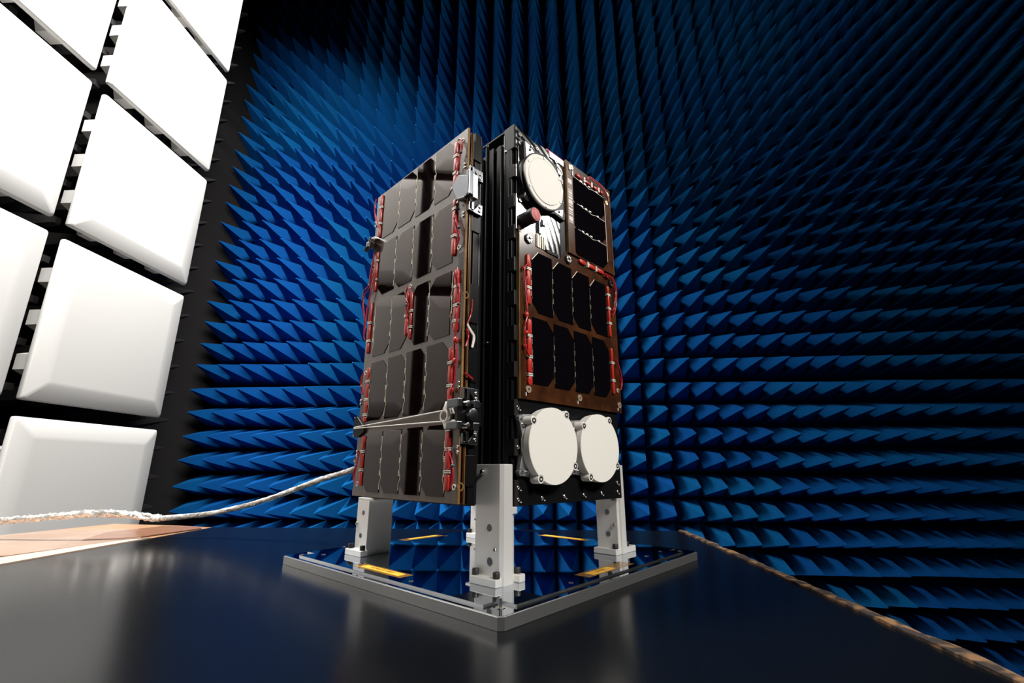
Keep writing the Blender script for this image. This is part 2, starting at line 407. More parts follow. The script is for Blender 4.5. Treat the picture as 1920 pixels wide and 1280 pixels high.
m = MB(); m.prism(notched(g+.0006, n_+.0003), lambda a, b: Vector((a, b, zi-.0004)), lambda a, b: Vector((a, b, zi))); m.build('mirror_surface', MIRROR, st)
for a, b in ((.018, .018), (PL-.018, .018), (.018, PL-.018), (PL-.018, PL-.018)):
    m = MB(); m.cyl((a, b, zo), (a, b, zo+.0008), .0042, 20); m.cyl((a, b, zo), (a, b, zo+(.0075 if a+b < .05 else .0014)), .0015, 14)
    m.build('corner_bolt', STEEL, st, smooth=True)
for a, b in ((.032, .343), (.082, .382), (.343, .032), (.30, .030), (.36, .09), (.12, .02), (.02, .14), (.36, .25), (.25, .36)):
    MB().ring((a, b, zi-.0002), (0, 0, 1), .0011, .0024, .0007, 18).build('screw_hole', STEEL, st)

def leg(name, boxes, holes=(), ch=None):
    m = MB()
    for bx in boxes: m.box(*bx, bev=.0006)
    if ch: m.prism(ch[0], lambda a, b: Vector((a, b, ch[1])), lambda a, b: Vector((a, b, ch[2])))
    return m.build('leg', ALU, st)
zt_body = zi + .0693
zt_leg = zo + .1130
# front leg (nearest the camera), chamfered corner
fl = MB(); k = .0032
fl.prism([(.062+k, .058), (.0775, .058), (.0775, .0945), (.062, .0945), (.062, .058+k)], lambda a, b: Vector((a, b, zi)), lambda a, b: Vector((a, b, zt_leg)), bev=.0005)
fl.prism([(.0775, .0585), (.0800, .0600), (.0845, .0625), (.0845, .0900), (.0775, .0900)], lambda a, b: Vector((a, b, zi)), lambda a, b: Vector((a, b, zt_body-.006)))
fl.box(.0775, .0845, .058, .0900, zt_body-.0062, zt_body, .0004)
fl.box(.066, .0845, .0945, .0985, zi, zt_body-.001, .0004)
legf = fl.build('leg', ALU, st)
ml = lambda v, z: (.062, v, zo+z)
for v, z, r in ((.0745, .0525, .0036), (.0735, .022, .0036)):
    MB().cyl((.0645, v, zo+z), (.0617, v, zo+z), r, 24).build('hole', GREYMETAL, legf, label='dark drilled hole')
    MB().ring((.0621, v, zo+z), (-1, 0, 0), r, r*1.18, .0004, 24).build('hole_rim', ALUB, legf)
def cap_screw(c, ax, r, h, parent, m=STEEL, name='screw'):
    a = Vector(ax).normalized(); c = Vector(c); b = MB()
    b.lathe(c, a, [(r*1.0, 0), (r, h*.8), (r*.85, h), (r*.5, h), (r*.45, h*.35)], 18)
    return b.build(name, m, parent, smooth=True)
cap_screw((.062, .0845, zt_leg-.0075), (-1, 0, 0), .0026, .0030, legf)
cap_screw((.062, .0660, zo+.0335), (-1, 0, 0), .0019, .0020, legf)
cap_screw((.0668, .0985, zo+.058), (-.3, 1, 0), .0010, .0022, legf)
cap_screw((.0668, .0985, zo+.030), (-.3, 1, 0), .0010, .0022, legf)
# right leg
m = MB(); m.box(.2905, .3020, .058, .0930, zi, zt_leg, .0006); m.box(.2845, .2905, .0605, .0918, zi, zt_body-.0035, .0005); m.box(.272, .2905, .0600, .0930, zt_body-.0035, zt_body, .0004)
legr = m.build('leg', ALU, st)
for v, z in ((.0750, .0560), (.0750, .0290)):
    MB().cyl((.2870, v, zo+z-.003), (.2842, v, zo+z-.003), .0034, 24).build('hole', GREYMETAL, legr, label='dark drilled hole')
cap_screw((.2845, .0650, zo+.0375), (-1, 0, 0), .0026, .0022, legr)
# left leg
m = MB(); m.box(.0620, .0980, .2935, .3215, zi, zt_body-.003, .0006); m.box(.0620, .0980, .285, .3215, zt_body-.003, zt_body, .0004)
legl = m.build('leg', ALU, st)
for v, z in ((.306, .0530), (.309, .0250)):
    MB().cyl((.0645, v, zo+z), (.0617, v, zo+z), .0030, 24).build('hole', GREYMETAL, legl, label='dark drilled hole')
cap_screw((.0620, .3185, zo+.0390), (-1, 0, 0), .0022, .0020, legl)
# back leg
m = MB(); m.box(.2680, .2960, .2935, .3215, zi, zt_body-.003, .0006); m.box(.2600, .2960, .272, .3215, zt_body-.003, zt_body, .0004)
m.build('leg', ALU, st)
def clamp(x0, x1, y0, y1, bolts):
    m = MB(); m.box(x0, x1, y0, y1, zi, zi+.0072, .0008); o = m.build('clamp', ALU, st)
    for a, b in bolts:
        q = MB(); q.lathe((a, b, zi+.0072), (0, 0, 1), [(.0034, 0), (.0034, .0050), (.0030, .0056), (.0017, .0056), (.0016, .0030)], 20); q.build('bolt', BLACKBOLT, o, smooth=True, label='black cap bolt')
clamp(.0535, .0620, .0575, .0925, [(.0580, .0610), (.0580, .0890)])
clamp(.0845, .0935, .0555, .0680, [(.0895, .0625)])
clamp(.2750, .2843, .0590, .0925, [(.2800, .0630)])
clamp(.3022, .3270, .0590, .0690, [(.3110, .0640)])
clamp(.0520, .0620, .2890, .3270, [(.0570, .2935), (.0570, .3220)])
clamp(.2590, .2680, .2990, .3215, [(.2635, .3180)])
# amber labels on the mirror
def amber(x0, x1, y0, y1, tape, text=None, rot=0.0):
    o = MB().box(*tape, zi, zi+.00015).build('tape_strip', AMBER, st)
    l = MB().box(x0, x1, y0, y1, zi+.0001, zi+.0004).build('amber_label', YELLOW, st)
    if text:
        cu = bpy.data.curves.new('lettering', 'FONT'); cu.body = text; cu.size = .0062; cu.align_x = 'CENTER'; cu.align_y = 'CENTER'
        to = bpy.data.objects.new('lettering', cu); C.objects.link(to)
        dg = bpy.context.evaluated_depsgraph_get(); me = bpy.data.meshes.new_from_object(to.evaluated_get(dg))
        bpy.data.objects.remove(to); me.materials.clear(); me.materials.append(INK)
        t = bpy.data.objects.new('lettering', me); C.objects.link(t); t.parent = l
        t.location = ((x0+x1)/2, (y0+y1)/2, zi+.0006); t.rotation_euler = (0, 0, rot)
amber(.0235, .0335, .168, .240, (.020, .037, .160, .250), 'ACHILLES NR07', -PI/2)
amber(.162, .207, .0215, .0325, (.150, .245, .019, .037), 'G7 NR', 0)
amber(.185, .240, .368, .377, (.172, .248, .362, .380))
amber(.3575, .368, .170, .245, (.354, .370, .160, .250))

# ------------------------------------------------------------ satellite
S = thing('satellite', 'black box-shaped satellite with dark solar panels and round white antennas', 'satellite', (-0.0277, 0.494, H-.0373), 0.8518)
XL = -.0552; BH = .440
def LF(d): return lambda v, z: Vector((XL-d, v, z))     # left solar panel plane
def RF(d): return lambda u, z: Vector((u, -d, z))       # right face plane
def lp(name, pts, d0, d1, m, parent=S, bev=0.0, **k): return MB().prism(pts, LF(d0), LF(d1), bev).build(name, m, parent, **k)
def rp(name, pts, d0, d1, m, parent=S, bev=0.0, **k): return MB().prism(pts, RF(d0), RF(d1), bev).build(name, m, parent, **k)
def rect(a0, a1, b0, b1): return [(a0, b0), (a1, b0), (a1, b1), (a0, b1)]
WU = .2006; WV = .232
# body core and front-face plate
MB().box(.0005, WU, .017, WV, 0.0, BH, .001).build('body', ANOD, S)
m = MB()
m.box(0.0, WU, .004, .017, 0.0, .4565, .0005)
m.box(.004, WU, 0.0, .006, 0.0, .4540, .0003)
m.build('front_frame', ANOD, S)
# corner rail with notches
zn = [(.4249, .4004), (.3834, .3593)]
z = .3593
while z > .06: z -= .0175; zn.append((z, z-.0242)); z -= .0242
m = MB(); top = .4590
for a, b in zn:
    m.box(-.0003, .006, -.0004, .010, a, top, .0003); top = b
m.box(-.0003, .006, -.0004, .010, 0.0, top, .0003)
m.box(-.0003, .006, .0095, .0170, 0.0, .4590, .0003)
m.build('corner_rail', ANODG, S)
m = MB(); m.box(-.0008, .002, .0160, .0170, .045, .4500, 0); m.build('rail_highlight', GREYMETAL, S, label='thin grey strip standing in for the rail highlight')  # highlight line along the rail, put in as a strip of lighter metal
m = MB()
m.box(-.0035, .0005, .020, .0275, .0, .437, .0003); m.box(-.0035, .0005, .034, .0455, 0, .440, .0003); m.box(-.006, .0005, .0445, .0465, 0, .446, .0002); m.box(-.010, .0005, .050, .075, 0, .430, .0004)
m.box(-.0275, .0005, .075, WV-.004, 0.004, .428, .0004)
m.build('side_channel', ANOD, S)
MB().cyl((-.004, .0445, .446), (-.004, .0445, .452), .0016, 12).build('guide_pin', BLACKBOLT, S)
MB().sphere((-.0008, .0143, .4255), .0016, (.5, 1, 1)).build('rail_screw', STEEL, S)
MB().sphere((-.0045, .040, .1780), .0018, (.6, 1, 1)).build('rail_screw', STEEL, S)
# top plate
MB().box(.001, .095, .005, .06, .4565, .4590, .0004).build('top_plate', ANODG, S)
m = MB(); m.box(.063, .0975, -.0015, .016, .4440, .4575, .001); tb_ = m.build('top_block', REDTAG, S, label='small red protective block')
MB().box(.066, .0965, -.0035, -.0013, .4440, .4535, .0006).build('face_plate', ALUB, tb_)

# milled aluminium panel, upper front face
mp_pts = [(.0045, .312), (.084, .298), (.086, .352), (.0975, .362), (.0975, .447), (.066, .447), (.064, .4535), (.045, .4535), (.043, .449), (.030, .450), (.0265, .4535), (.0045, .4560)]
NT = [(.4249, .4004), (.3834, .3593)]
left_edge = [(.0015, .4560), (.0015, .4249), (.0058, .4240), (.0058, .4020), (.0015, .4004), (.0015, .3834), (.0058, .3825), (.0058, .3603), (.0015, .3593), (.0015, .312)]
MB().prism(mp_pts[:-1]+[(.0045, .4575)]+left_edge, RF(-.001), RF(.0022), .0003).build('milled_panel', MILLED, S, label='bright milled aluminium panel')
rp('gap_plate', rect(.0845, .0985, .300, .3590), -.001, .0026, ANOD)
for u, zz in ((.0035+.004, .4456), (.0035+.004, .4332), (.0075, .3926), (.0075, .3516), (.0075, .3115), (.0400, .4425), (.0790, .4435), (.0435, .3240), (.052, .3370)):
    cap_screw((u, -.0022, zz), (0, -1, 0), .0026, .0018, S, STEEL, 'screw')
    MB().ring((u, -.0018, zz), (0, -1, 0), .0026, .0034, .0006, 20).build('screw_recess', BLACKBOLT, S)
# small connectors under the lens
m = MB(); m.box(.0390, .0430, -.006, -.001, .318, .345, .0008); m.box(.0425, .0460, -.009, -.001, .330, .3365, .0006); m.box(.0440, .0480, -.005, -.001, .3395, .3450, .0006)
m.build('latch', GREYMETAL, S)
for u, w in ((.0355, .0006), (.0380, .0010), (.0410, .0008), (.0455, .0010), (.0495, .0006)):
    MB().box(u, u+w*1.8, -.0045, -.001, .300, .318, 0).build('wire_strand', GOLD, S)
MB().box(.055, .078, -.0045, -.001, .2985, .3030, .0006).build('connector', ANOD, S)
# round antenna, upper
def disc(c, axis, prof, name, m, parent, n=72, **k):
    b = MB(); b.lathe(c, axis, prof, n); return b.build(name, m, parent, smooth=True, **k)
A1 = thing  # (keep name short below)
br = [(.0068, .4353), (.0126, .4386), (.0278, .4321), (.048, .436), (.0757, .4325), (.0836, .4287), (.0838, .3709), (.0877, .3640), (.0857, .3540), (.0652, .3574), (.0526, .3521), (.0277, .3573), (.0118, .3520), (.0058, .3545), (.012, .3747), (.0088, .4017)]
ant = rp('antenna', [(a+.0035, b+.001) for a, b in br], .002, .0070, ANODG, bev=.0006, label='dark bracket under the upper round antenna')
tri = lambda pts, nm: rp(nm, pts, .0068, .0076, ALUB, ant, bev=.0002, label='bright machined corner')
tri([(.0135, .4370), (.0215, .4355), (.0300, .4290), (.0210, .4230), (.0150, .4160)], 'bracket_corner')
tri([(.0760, .4300), (.0840, .4270), (.0845, .4130), (.0810, .4190)], 'bracket_corner')
tri([(.0110, .3580), (.0160, .3790), (.0230, .3690), (.0330, .3600), (.0180, .3560)], 'bracket_corner')
tri([(.0670, .3600), (.0840, .3590), (.0860, .3700), (.0790, .3670)], 'bracket_corner')
for u, zz in ((.022, .4290), (.0235, .4345), (.0815, .4215), (.0175, .3630), (.0780, .3640)):
    cap_screw((u, -.0076, zz), (0, -1, 0), .0018, .0016, ant, STEEL, 'screw')
ac = (.0415, -.002, .3880); r1 = .0368
disc(ac, (0, -1, 0), [(r1+.0012, 0), (r1+.0012, .0055), (r1-.0008, .0062), (r1-.0008, .0098)], 'housing', ANODG, ant, label='dark round antenna housing')
disc(ac, (0, -1, 0), [(r1-.0008, .0096), (r1, .0099), (r1, .0118), (r1-.0008, .0127), (r1*.862, .0127), (r1*.850, .0120), (r1*.838, .0127), (r1*.825, .0133)], 'radome', RADOME, ant, label='cream round cover with grooved centre')
for k in range(6):
    a = math.radians(92+60*k)
    cap_screw((ac[0]+math.cos(a)*r1*.925, -.0140, ac[2]+math.sin(a)*r1*.925), (0, -1, 0), .0017, .0016, ant, STEEL, 'cover_screw')
# camera with pink cover
lc = Vector((.0155, -.002, .3285))
lens = MB().lathe(lc, (0, -1, 0), [(.0086, 0), (.0086, .0095), (.0091, .0100), (.0091, .0185), (.0085, .0190)], 40).build('camera_lens', BLACKBOLT, S, smooth=True, label='short black lens barrel')
MB().lathe(lc+Vector((0, -.0188, 0)), (0, -1, 0), [(.0082, 0), (.0082, .0006), (.0078, .0009)], 40).build('lens_cover', PINK, lens, smooth=True, label='round pink protective cover')
MB().box(.0135, .0145, -.012, -.002, .3165, .3200, 0).build('cover_tab', BLACKBOLT, lens)

# round patch antennas, lower
MOUNT = mat('mount_metal', (0.42, 0.42, 0.43), 0.35, 0.75)
def patch(cx, cz, r):
    pts = []
    b = MB()
    y = .0
    ang = [(-1, 1), (1, 1), (1, -1), (-1, -1)]
    root = MB()
    root.cyl((cx, -.0005, cz), (cx, -.0045, cz), r*.93, 56)
    for sx, sz, da in ((-1, 1, 20), (1, 1, -20), (1, -1, 20), (-1, -1, -20)):
        a0 = math.atan2(sz, sx)+math.radians(da*.55)
        p = Vector((cx+math.cos(a0)*r*1.21, 0, cz+math.sin(a0)*r*1.21))
        t = Vector((-math.sin(a0), 0, math.cos(a0))); inn = Vector((-math.cos(a0), 0, -math.sin(a0)))
        A = p+t*.0042; B = p-t*.0042; D = p+inn*r*.38-t*r*.42; E_ = p+inn*r*.38+t*r*.42
        root.prism([(q.x, q.z) for q in (A, B, D, E_)], RF(.0), RF(.0050), .0005)
        root.cyl((p.x, 0, p.z), (p.x, -.0050, p.z), .0036, 18)
    o = root.build('patch_antenna', MOUNT, S, label='grey metal antenna mount')
    prof = [(r*.985, .0), (r*.985, .0035), (r, .0042), (r, .0115), (r-.0004, .012)]
    d = MB(); d.lathe((cx, -.0040, cz), (0, -1, 0), prof, 80)
    ss = []
    for deg in (143, 57, -31, -124):
        a = math.radians(deg); q = (cx+math.cos(a)*(r+.0005), cz+math.sin(a)*(r+.0005))
        d.lathe((q[0], -.0045, q[1]), (0, -1, 0), [(.0048, 0), (.0048, .0105), (.0044, .0115)], 24); ss.append(q)
    d.build('disc', RADOME, o, smooth=True, label='flat cream disc')
    for q in ss:
        cap_screw((q[0], -.0155, q[1]), (0, -1, 0), .0030, .0010, o, GREYMETAL, 'disc_screw')
    for sx, sz, da in ((-1, 1, 20), (1, 1, -20), (1, -1, 20), (-1, -1, -20)):
        a0 = math.atan2(sz, sx)+math.radians(da*.55)
        for rr, oo in ((1.19, 0), (1.06, .10)):
            cap_screw((cx+math.cos(a0+oo)*r*rr, -.0050, cz+math.sin(a0+oo)*r*rr), (0, -1, 0), .0024 if oo else .0016, .0016, o, STEEL, 'mount_screw')
patch(.0465, .0612, .0412)
patch(.1345, .0615, .0405)
# screws with white alignment marks on lower frame
for u, zz in ((.0050, .1003), (.0050, .0587), (.0052, .0179), (.0052, .0062), (.0422, .0064), (.0803, .0066), (.1174, .0069), (.1544, .0075), (.1905, .0078), (.1910, .0192)):
    cap_screw((u, -.0001, zz), (0, -1, 0), .0024, .0014, S, STEEL, 'screw')
    MB().box(u+.0032, u+.0048, -.0006, -.00005, zz-.0030, zz-.0018, 0).build('paint_mark', SILVERMARK, S)

# ---- solar panels
def cap_strip(pts, plane, w, axis, parent, h=.0028, m=RED, name='diode_cover'):
    """rounded silicone block; pts=(a_center,b0,b1) along b (axis='b') or along a"""
    a, b0, b1 = pts; r = w/2; P = []
    if b1 < b0: b0, b1 = b1, b0
    n = 6
    for i in range(n+1):
        t = PI*i/n; P.append((a-r*math.cos(t), b1-r*.8+r*.8*math.sin(t)))
    for i in range(n+1):
        t = PI*i/n; P.append((a+r*math.cos(t), b0+r*.8-r*.8*math.sin(t)))
    if axis == 'a': P = [(q[1], q[0]) for q in P]
    MB().prism(P, plane(.0002), plane(h), .0009).build(name, m, parent, smooth=True)
def cell_poly(a0, a1, b0, b1, cut, c=.0125):
    """cut: side on which both corners are clipped: 'lo','hi' (a axis) ; or 'top'/'bot' corner pairs"""
    if cut == 'lo': return [(a0, b0+c), (a0+c*.95, b0), (a1, b0), (a1, b1), (a0+c*.95, b1), (a0, b1-c)]
    if cut == 'hi': return [(a0, b0), (a1-c*.95, b0), (a1, b0+c), (a1, b1-c), (a1-c*.95, b1), (a0, b1)]
def zig(plane, a, b0, b1, amp, parent, d=.0009, w=.00024, flip=1, m_=None):
    """zigzag interconnect along b at position a"""
    L = b1-b0; P = [(a, b0), (a, b0+.10*L), (a+amp*flip, b0+.22*L), (a+amp*.2*flip, b0+.34*L), (a+amp*.2*flip, b0+.48*L), (a+amp*flip, b0+.58*L), (a, b0+.70*L), (a+amp*.3*flip, b0+.82*L), (a, b0+.92*L), (a, b1)]
    m = MB()
    for p, q in zip(P[:-1], P[1:]):
        dx, dz = q[0]-p[0], q[1]-p[1]; n = math.hypot(dx, dz); ox, oz = -dz/n*w, dx/n*w
        m.prism([(p[0]+ox, p[1]+oz), (q[0]+ox, q[1]+oz), (q[0]-ox, q[1]-oz), (p[0]-ox, p[1]-oz)], plane(.0002), plane(d))
    for f in (.30, .53, .76):
        cb = b0+L*f
        for k in range(4):
            bb = cb+(k-1.5)*.0016
            m.prism(rect(a+amp*.1*flip-.0006, a+amp*.1*flip+.0009, bb-.00055, bb+.00055), plane(.0004), plane(d*1.3))
    return m.build('interconnect', m_ or GOLD, parent)
def bracket_pair(plane, a, b, parent, horiz=False):
    m = MB()
    for s_ in (-1, 1):
        r_ = rect(a-.0040, a+.0036, b+s_*.0010-.0005, b+s_*.0010+.0005)
        if horiz: r_ = [(q[1]-b+a, q[0]-a+b) for q in r_]
        m.prism(r_, plane(.0002), plane(.0032))
    m.build('terminal', SILVERMARK, parent)

# left deployable panel
PV0, PV1 = .0229, .2340
outer = [(.0290, .0040), (PV1, .0040), (PV1, .4340), (PV0, .4340), (PV0, .200)]
outer = [(PV0, .0040), (PV1+.002, .0040), (PV1+.002, .0120), (PV1, .0125), (PV1, .4330), (PV0+.003, .4345), (PV0, .4345)]
sp = lp('solar_panel', outer, -.0022, 0.0, KAPTON, label='outer folded solar panel on left side')
lp('panel_edge', [(PV0-.0004, .0040), (PV0+.0004, .0040), (PV0+.0004, .4345), (PV0-.0004, .4345)], -.0026, .0002, PCBEDGE, sp)
cols = [.2125, .1705, .1285, .0865, .0447]
rowsL = [(.3560, .4345-.001, 'lo'), (.2675, .3455, 'hi'), (.1812, .2570, None), (.0960, .1725, 'lo'), (.0095, .0815, 'hi')]
for ri, (b0, b1, cut) in enumerate(rowsL):
    for ci in range(4):
        a1, a0 = cols[ci]-.0004, cols[ci+1]+.0004
        ct = cut or ('lo' if ci < 2 else 'hi')
        if ri == 2:
            if ci == 1: a0 += .003
            if ci == 2: a1 -= .003
        dz = -.0010*ci if ri in (1, 2) else 0
        lp('solar_cell', cell_poly(a0, a1, b0+dz, b1+dz-(.002 if ri == 0 else 0), ct), .0001, .0007, CELL, sp)
    for ci in (1, 2, 3):
        if ri == 2 and ci == 2: continue
        zig(LF, cols[ci], b0+.004, b1-.006, .0028, sp, flip=-1)
for a, ri in ((.0440, 1), (.0415, 2), (.0445, 4), (.0450, 0)):
    zig(LF, a, rowsL[ri][0]+.004, rowsL[ri][1]-.006, .0028, sp, flip=1)
for a, ri in ((.2130, 2), (.2130, 3)):
    zig(LF, a, rowsL[ri][0]+.004, rowsL[ri][1]-.006, .0028, sp, flip=-1)
def strip(plane, a, segs, w, parent, axis='b'):
    for i, (t, b) in enumerate(segs):
        cap_strip((a, b, t), plane, w, axis, parent)
        if i < len(segs)-1:
            mid = (b+segs[i+1][0])/2
            if axis == 'b': bracket_pair(plane, a, mid, parent)
            else: bracket_pair(plane, mid, a, parent, True)
strip(LF, .0432, [(.4235, .4060), (.4020, .3830), (.3775, .3615)], .0062, sp)
strip(LF, .0420, [(.3440, .3335), (.3295, .2985), (.2935, .2715)], .0062, sp)
strip(LF, .0338, [(.2520, .2330), (.2300, .2110), (.2072, .1930), (.1900, .1790)], .0066, sp)
strip(LF, .0395, [(.1625, .1480), (.1440, .1235), (.1190, .1030)], .0062, sp)
strip(LF, .0390, [(.0830, .0770), (.0745, .0580), (.0545, .0360), (.0322, .0150)], .0066, sp)
strip(LF, .2192, [(.4305, .4110), (.4075, .3845), (.3800, .3605)], .0052, sp)
strip(LF, .2190, [(.3375, .3250), (.3215, .2960), (.2925, .2765)], .0052, sp)
strip(LF, .2248, [(.2620, .2330), (.2300, .2070), (.2040, .1880)], .0052, sp)
strip(LF, .2165, [(.1670, .1500), (.1470, .1260), (.1230, .1060), (.1030, .0950)], .0052, sp)
strip(LF, .2150, [(.0775, .0600), (.0560, .0370), (.0340, .0165)], .0056, sp)
strip(LF, .1312, [(.2515, .2220), (.2185, .1940)], .0048, sp)
strip(LF, .1228, [(.2490, .2260), (.2225, .2050), (.2020, .1880)], .0048, sp)
def lw(pts, r=.00085, d=.0042, parent=sp): return MB().tube([LF(d)(*p) for p in pts], r, 8).build('wire', REDWIRE, parent, smooth=True)
lw([(.0370, .4215), (.0320, .4205), (.0277, .4081), (.0325, .3981), (.0370, .3800)])
lw([(.0350, .4190), (.0300, .4100), (.0315, .3980), (.0387, .3749)])
lw([(.0386, .3212), (.0330, .3080), (.0303, .2990), (.0273, .2884), (.0330, .2799)])
lw([(.0400, .3180), (.0345, .3020), (.0300, .2900), (.0325, .2810)])
lw([(.0300, .2520), (.0288, .2411), (.0251, .2258), (.0254, .2066), (.0274, .1851), (.0293, .1684), (.0260, .1554), (.0272, .1355), (.0288, .1231), (.0348, .1151)])
lw([(.0350, .2480), (.0300, .2319), (.0260, .2088), (.0294, .1811), (.0310, .1681), (.0306, .1504), (.0335, .1405)])
lw([(.0369, .0560), (.0285, .0453), (.0251, .0298), (.0281, .0206)]); lw([(.0353, .0570), (.0299, .0391), (.0274, .0247), (.0285, .0200)])
lw([(.2230, .3120), (.2266, .3007), (.2321, .2879), (.2448, .2833), (.2456, .2650), (.2351, .2365), (.2340, .2187), (.2300, .2068)])
lw([(.2200, .3050), (.2260, .2907), (.2310, .2820), (.2420, .2760), (.2420, .2600), (.2320, .2350), (.2320, .2150)])
lw([(.2176, .2980), (.2246, .2757), (.2300, .2541), (.2310, .2324)])
lw([(.2304, .4275), (.2350, .4136), (.2275, .3949), (.2190, .3754)]); lw([(.2320, .4282), (.2335, .4118), (.2280, .3910), (.2210, .3800)])
lw([(.2220, .3351), (.2276, .3196), (.2305, .3018), (.2290, .2852)]); lw([(.2230, .3250), (.2290, .3100), (.2300, .2950)])
lw([(.2260, .1599), (.2317, .1506), (.2230, .1313)]); lw([(.2250, .1610), (.2290, .1500), (.2205, .1330)])
lw([(.2167, .0583), (.2238, .0422), (.2287, .0302), (.2237, .0184)]); lw([(.2191, .0556), (.2214, .0449), (.2254, .0276), (.2240, .0190)])
lw([(.1290, .2580), (.1330, .2450), (.1250, .2330), (.1290, .2150)]); lw([(.1290, .2580), (.1240, .2450), (.1300, .2330), (.1250, .2100), (.1240, .1960)])
for a, b in ((.0300, .4010), (.0290, .3010), (.0255, .2080), (.2270, .1420), (.2240, .0410), (.0262, .0400), (.1285, .2330), (.2310, .2880)):
    MB().sphere(LF(.0045)(a, b), .0022, (.8, 1, .8)).build('lacing_knot', KNOT, sp, smooth=True)
for a, b, r in ((.0293, .1684, .0034), (.0300, .1460, .0028), (.0330, .1160, .0026)):
    MB().sphere(LF(.0035)(a, b), r, (.8, 1, 1.2)).build('wire_blob', RED, sp, smooth=True)
for a, b in ((.0320, .4215), (.0330, .2790), (.1290, .2590), (.0285, .0196), (.2240, .0185), (.2262, .1615)):
    MB().ring(LF(0)(a, b), (-1, 0, 0), .0018, .0028, .0009, 20).build('grommet', SILVERMARK, sp)
for a, b in ((.0272, .3856), (.0272, .3809), (.0275, .3209), (.0275, .3166), (.0256, .1233), (.0254, .1184), (.0243, .0583), (.0241, .0531), (.2335, .3908), (.2335, .3849), (.2335, .3244), (.2335, .3189), (.2325, .1245), (.2325, .1200), (.2310, .0586), (.2310, .0538)):
    cap_screw(LF(0)(a, b), (-1, 0, 0), .0016, .0016, sp)
for b0_, n2 in ((.270, 12), (.112, 14), (.060, 0)):
    for k in range(n2 and 1):
        m = MB()
        for q in range(n2): m.prism(rect(.0245, .0335, b0_-.0022*q, b0_-.0022*q+.0006), LF(.0001), LF(.0003))
        m.build('printed_marks', mat('printed_mark', (.03, .02, .015), .4), sp)
# second board and frames in the stack behind the outer panel
MB().box(-.0495, -.0473, PV0+.0005, PV1-.006, .0035, .4310, .0002).build('inner_board', KAPTONR, S, label='inner copper-brown solar board')
MB().box(-.0474, -.0462, PV0+.0003, PV1-.006, .0035, .4312, 0).build('board_edge', PCBEDGE, S)
m = MB(); m.box(-.0425, -.0345, PV0+.001, PV1-.004, .0015, .4350, .0004); m.build('stack_frame', ANOD, S); m = MB()
m.box(-.0462, -.0425, PV0+.003, PV0+.012, .0035, .400, .0003)
for a, b in ((.395, .420), (.300, .335), (.19, .235), (.125, .16), (.02, .05)): m.box(-.0465, -.0340, PV0-.0006, PV0+.004, a, b, .0004)
m.build('stack_spacer', ANOD, S)
MB().box(-.0345, -.0285, PV0+.004, PV1-.004, .0012, .4335, .0003).build('inner_frame', ANOD, S)
MB().box(-.0343, -.0339, PV0+.0002, PV0+.0012, .0012, .4335, 0).build('frame_edge', GREYMETAL, S, label='thin bright frame edge')
for z_ in (.10, .30): MB().ring((-.0520, PV0+.0006, z_-.08), (0, -1, 0), .0028, .0042, .0006, 22).build('grommet', PCBEDGE, S)
# loose wires in the stack
def sw(pts, m, r=.0008): return MB().tube([(u, PV0-.003, z) for u, z in pts], r, 8).build('harness_wire', m, S, smooth=True)
sw([(-.0453, .2155), (-.0460, .2000), (-.0515, .1865)], REDWIRE); sw([(-.0515, .1865), (-.0457, .1802), (-.0408, .1738), (-.0433, .1614)], WHITEROD, .0009)
sw([(-.0515, .1855), (-.0470, .1790), (-.0425, .1738), (-.0445, .1614)], WHITEROD, .0009); sw([(-.0525, .1803), (-.0492, .1735), (-.0525, .1612)], REDWIRE, .0011); sw([(-.0525, .1326), (-.0422, .1275)], REDWIRE, .0012)
# hinges on the stack edge
def hinge(z0, flip=1):
    m = MB(); y0, y1 = PV0-.0045, PV0-.0005
    m.box(-.0545, -.0470, y0, y1, z0-.0005*1, z0+.0016, .0002); m.box(-.0545, -.0532, y0, y1, z0-.010*flip if flip > 0 else z0, z0 if flip > 0 else z0+.010, .0002)
    m.box(-.0510, -.0475, y0-.001, y1, *(sorted((z0+.001, z0-.0115*flip))), .0003)
    zz = z0-.006*flip
    m.prism([(-.0470, z0+.001*flip), (-.0435, z0+.0015*flip), (-.0345, z0+.0012*flip), (-.0340, z0-.0125*flip), (-.0395, z0-.0125*flip), (-.0425, z0-.007*flip), (-.0470, z0-.002*flip)],
            lambda a, b: Vector((a, y1, b)), lambda a, b: Vector((a, y0, b)), .0003)
    o = m.build('hinge', GREYMETAL, S)
    for u, dz in ((-.0385, -.0035), (-.0380, -.0090)): cap_screw((u, y0, z0+dz*flip), (0, -1, 0), .0019, .0010, o)
hinge(.3785, 1); hinge(.3225, -1) ; hinge(.1160, 1); hinge(.0615, -1)
# grey release plate
m = MB(); m.prism([(.0345, .3720), (.0456, .3600), (.0375, .3470), (.0345, .3390), (.0180, .3350), (.0180, .3640)], LF(.001), LF(.0045), .0004)
rel = m.build('release_plate', GREYMETAL, S, label='grey folded metal release plate')
MB().box(-.0610, -.0545, PV0-.011, PV0-.0052, .3370, .3690, .0012).build('grey_block', GREYMETAL, rel)
MB().box(-.0540, -.0470, PV0-.011, PV0-.0052, .3350, .3660, .0008).build('bright_block', ALUB, rel, label='bright aluminium block')
MB().cyl((-.0600, .0300, .3370), (-.0600, .0190, .3345), .0022, 16).build('pin', BLACKBOLT, rel)
for a, b in ((.0350, .3740), (.0455, .3585), (.0335, .3350)): cap_screw(LF(.004)(a, b), (-1, 0, 0), .0015, .0012, rel)
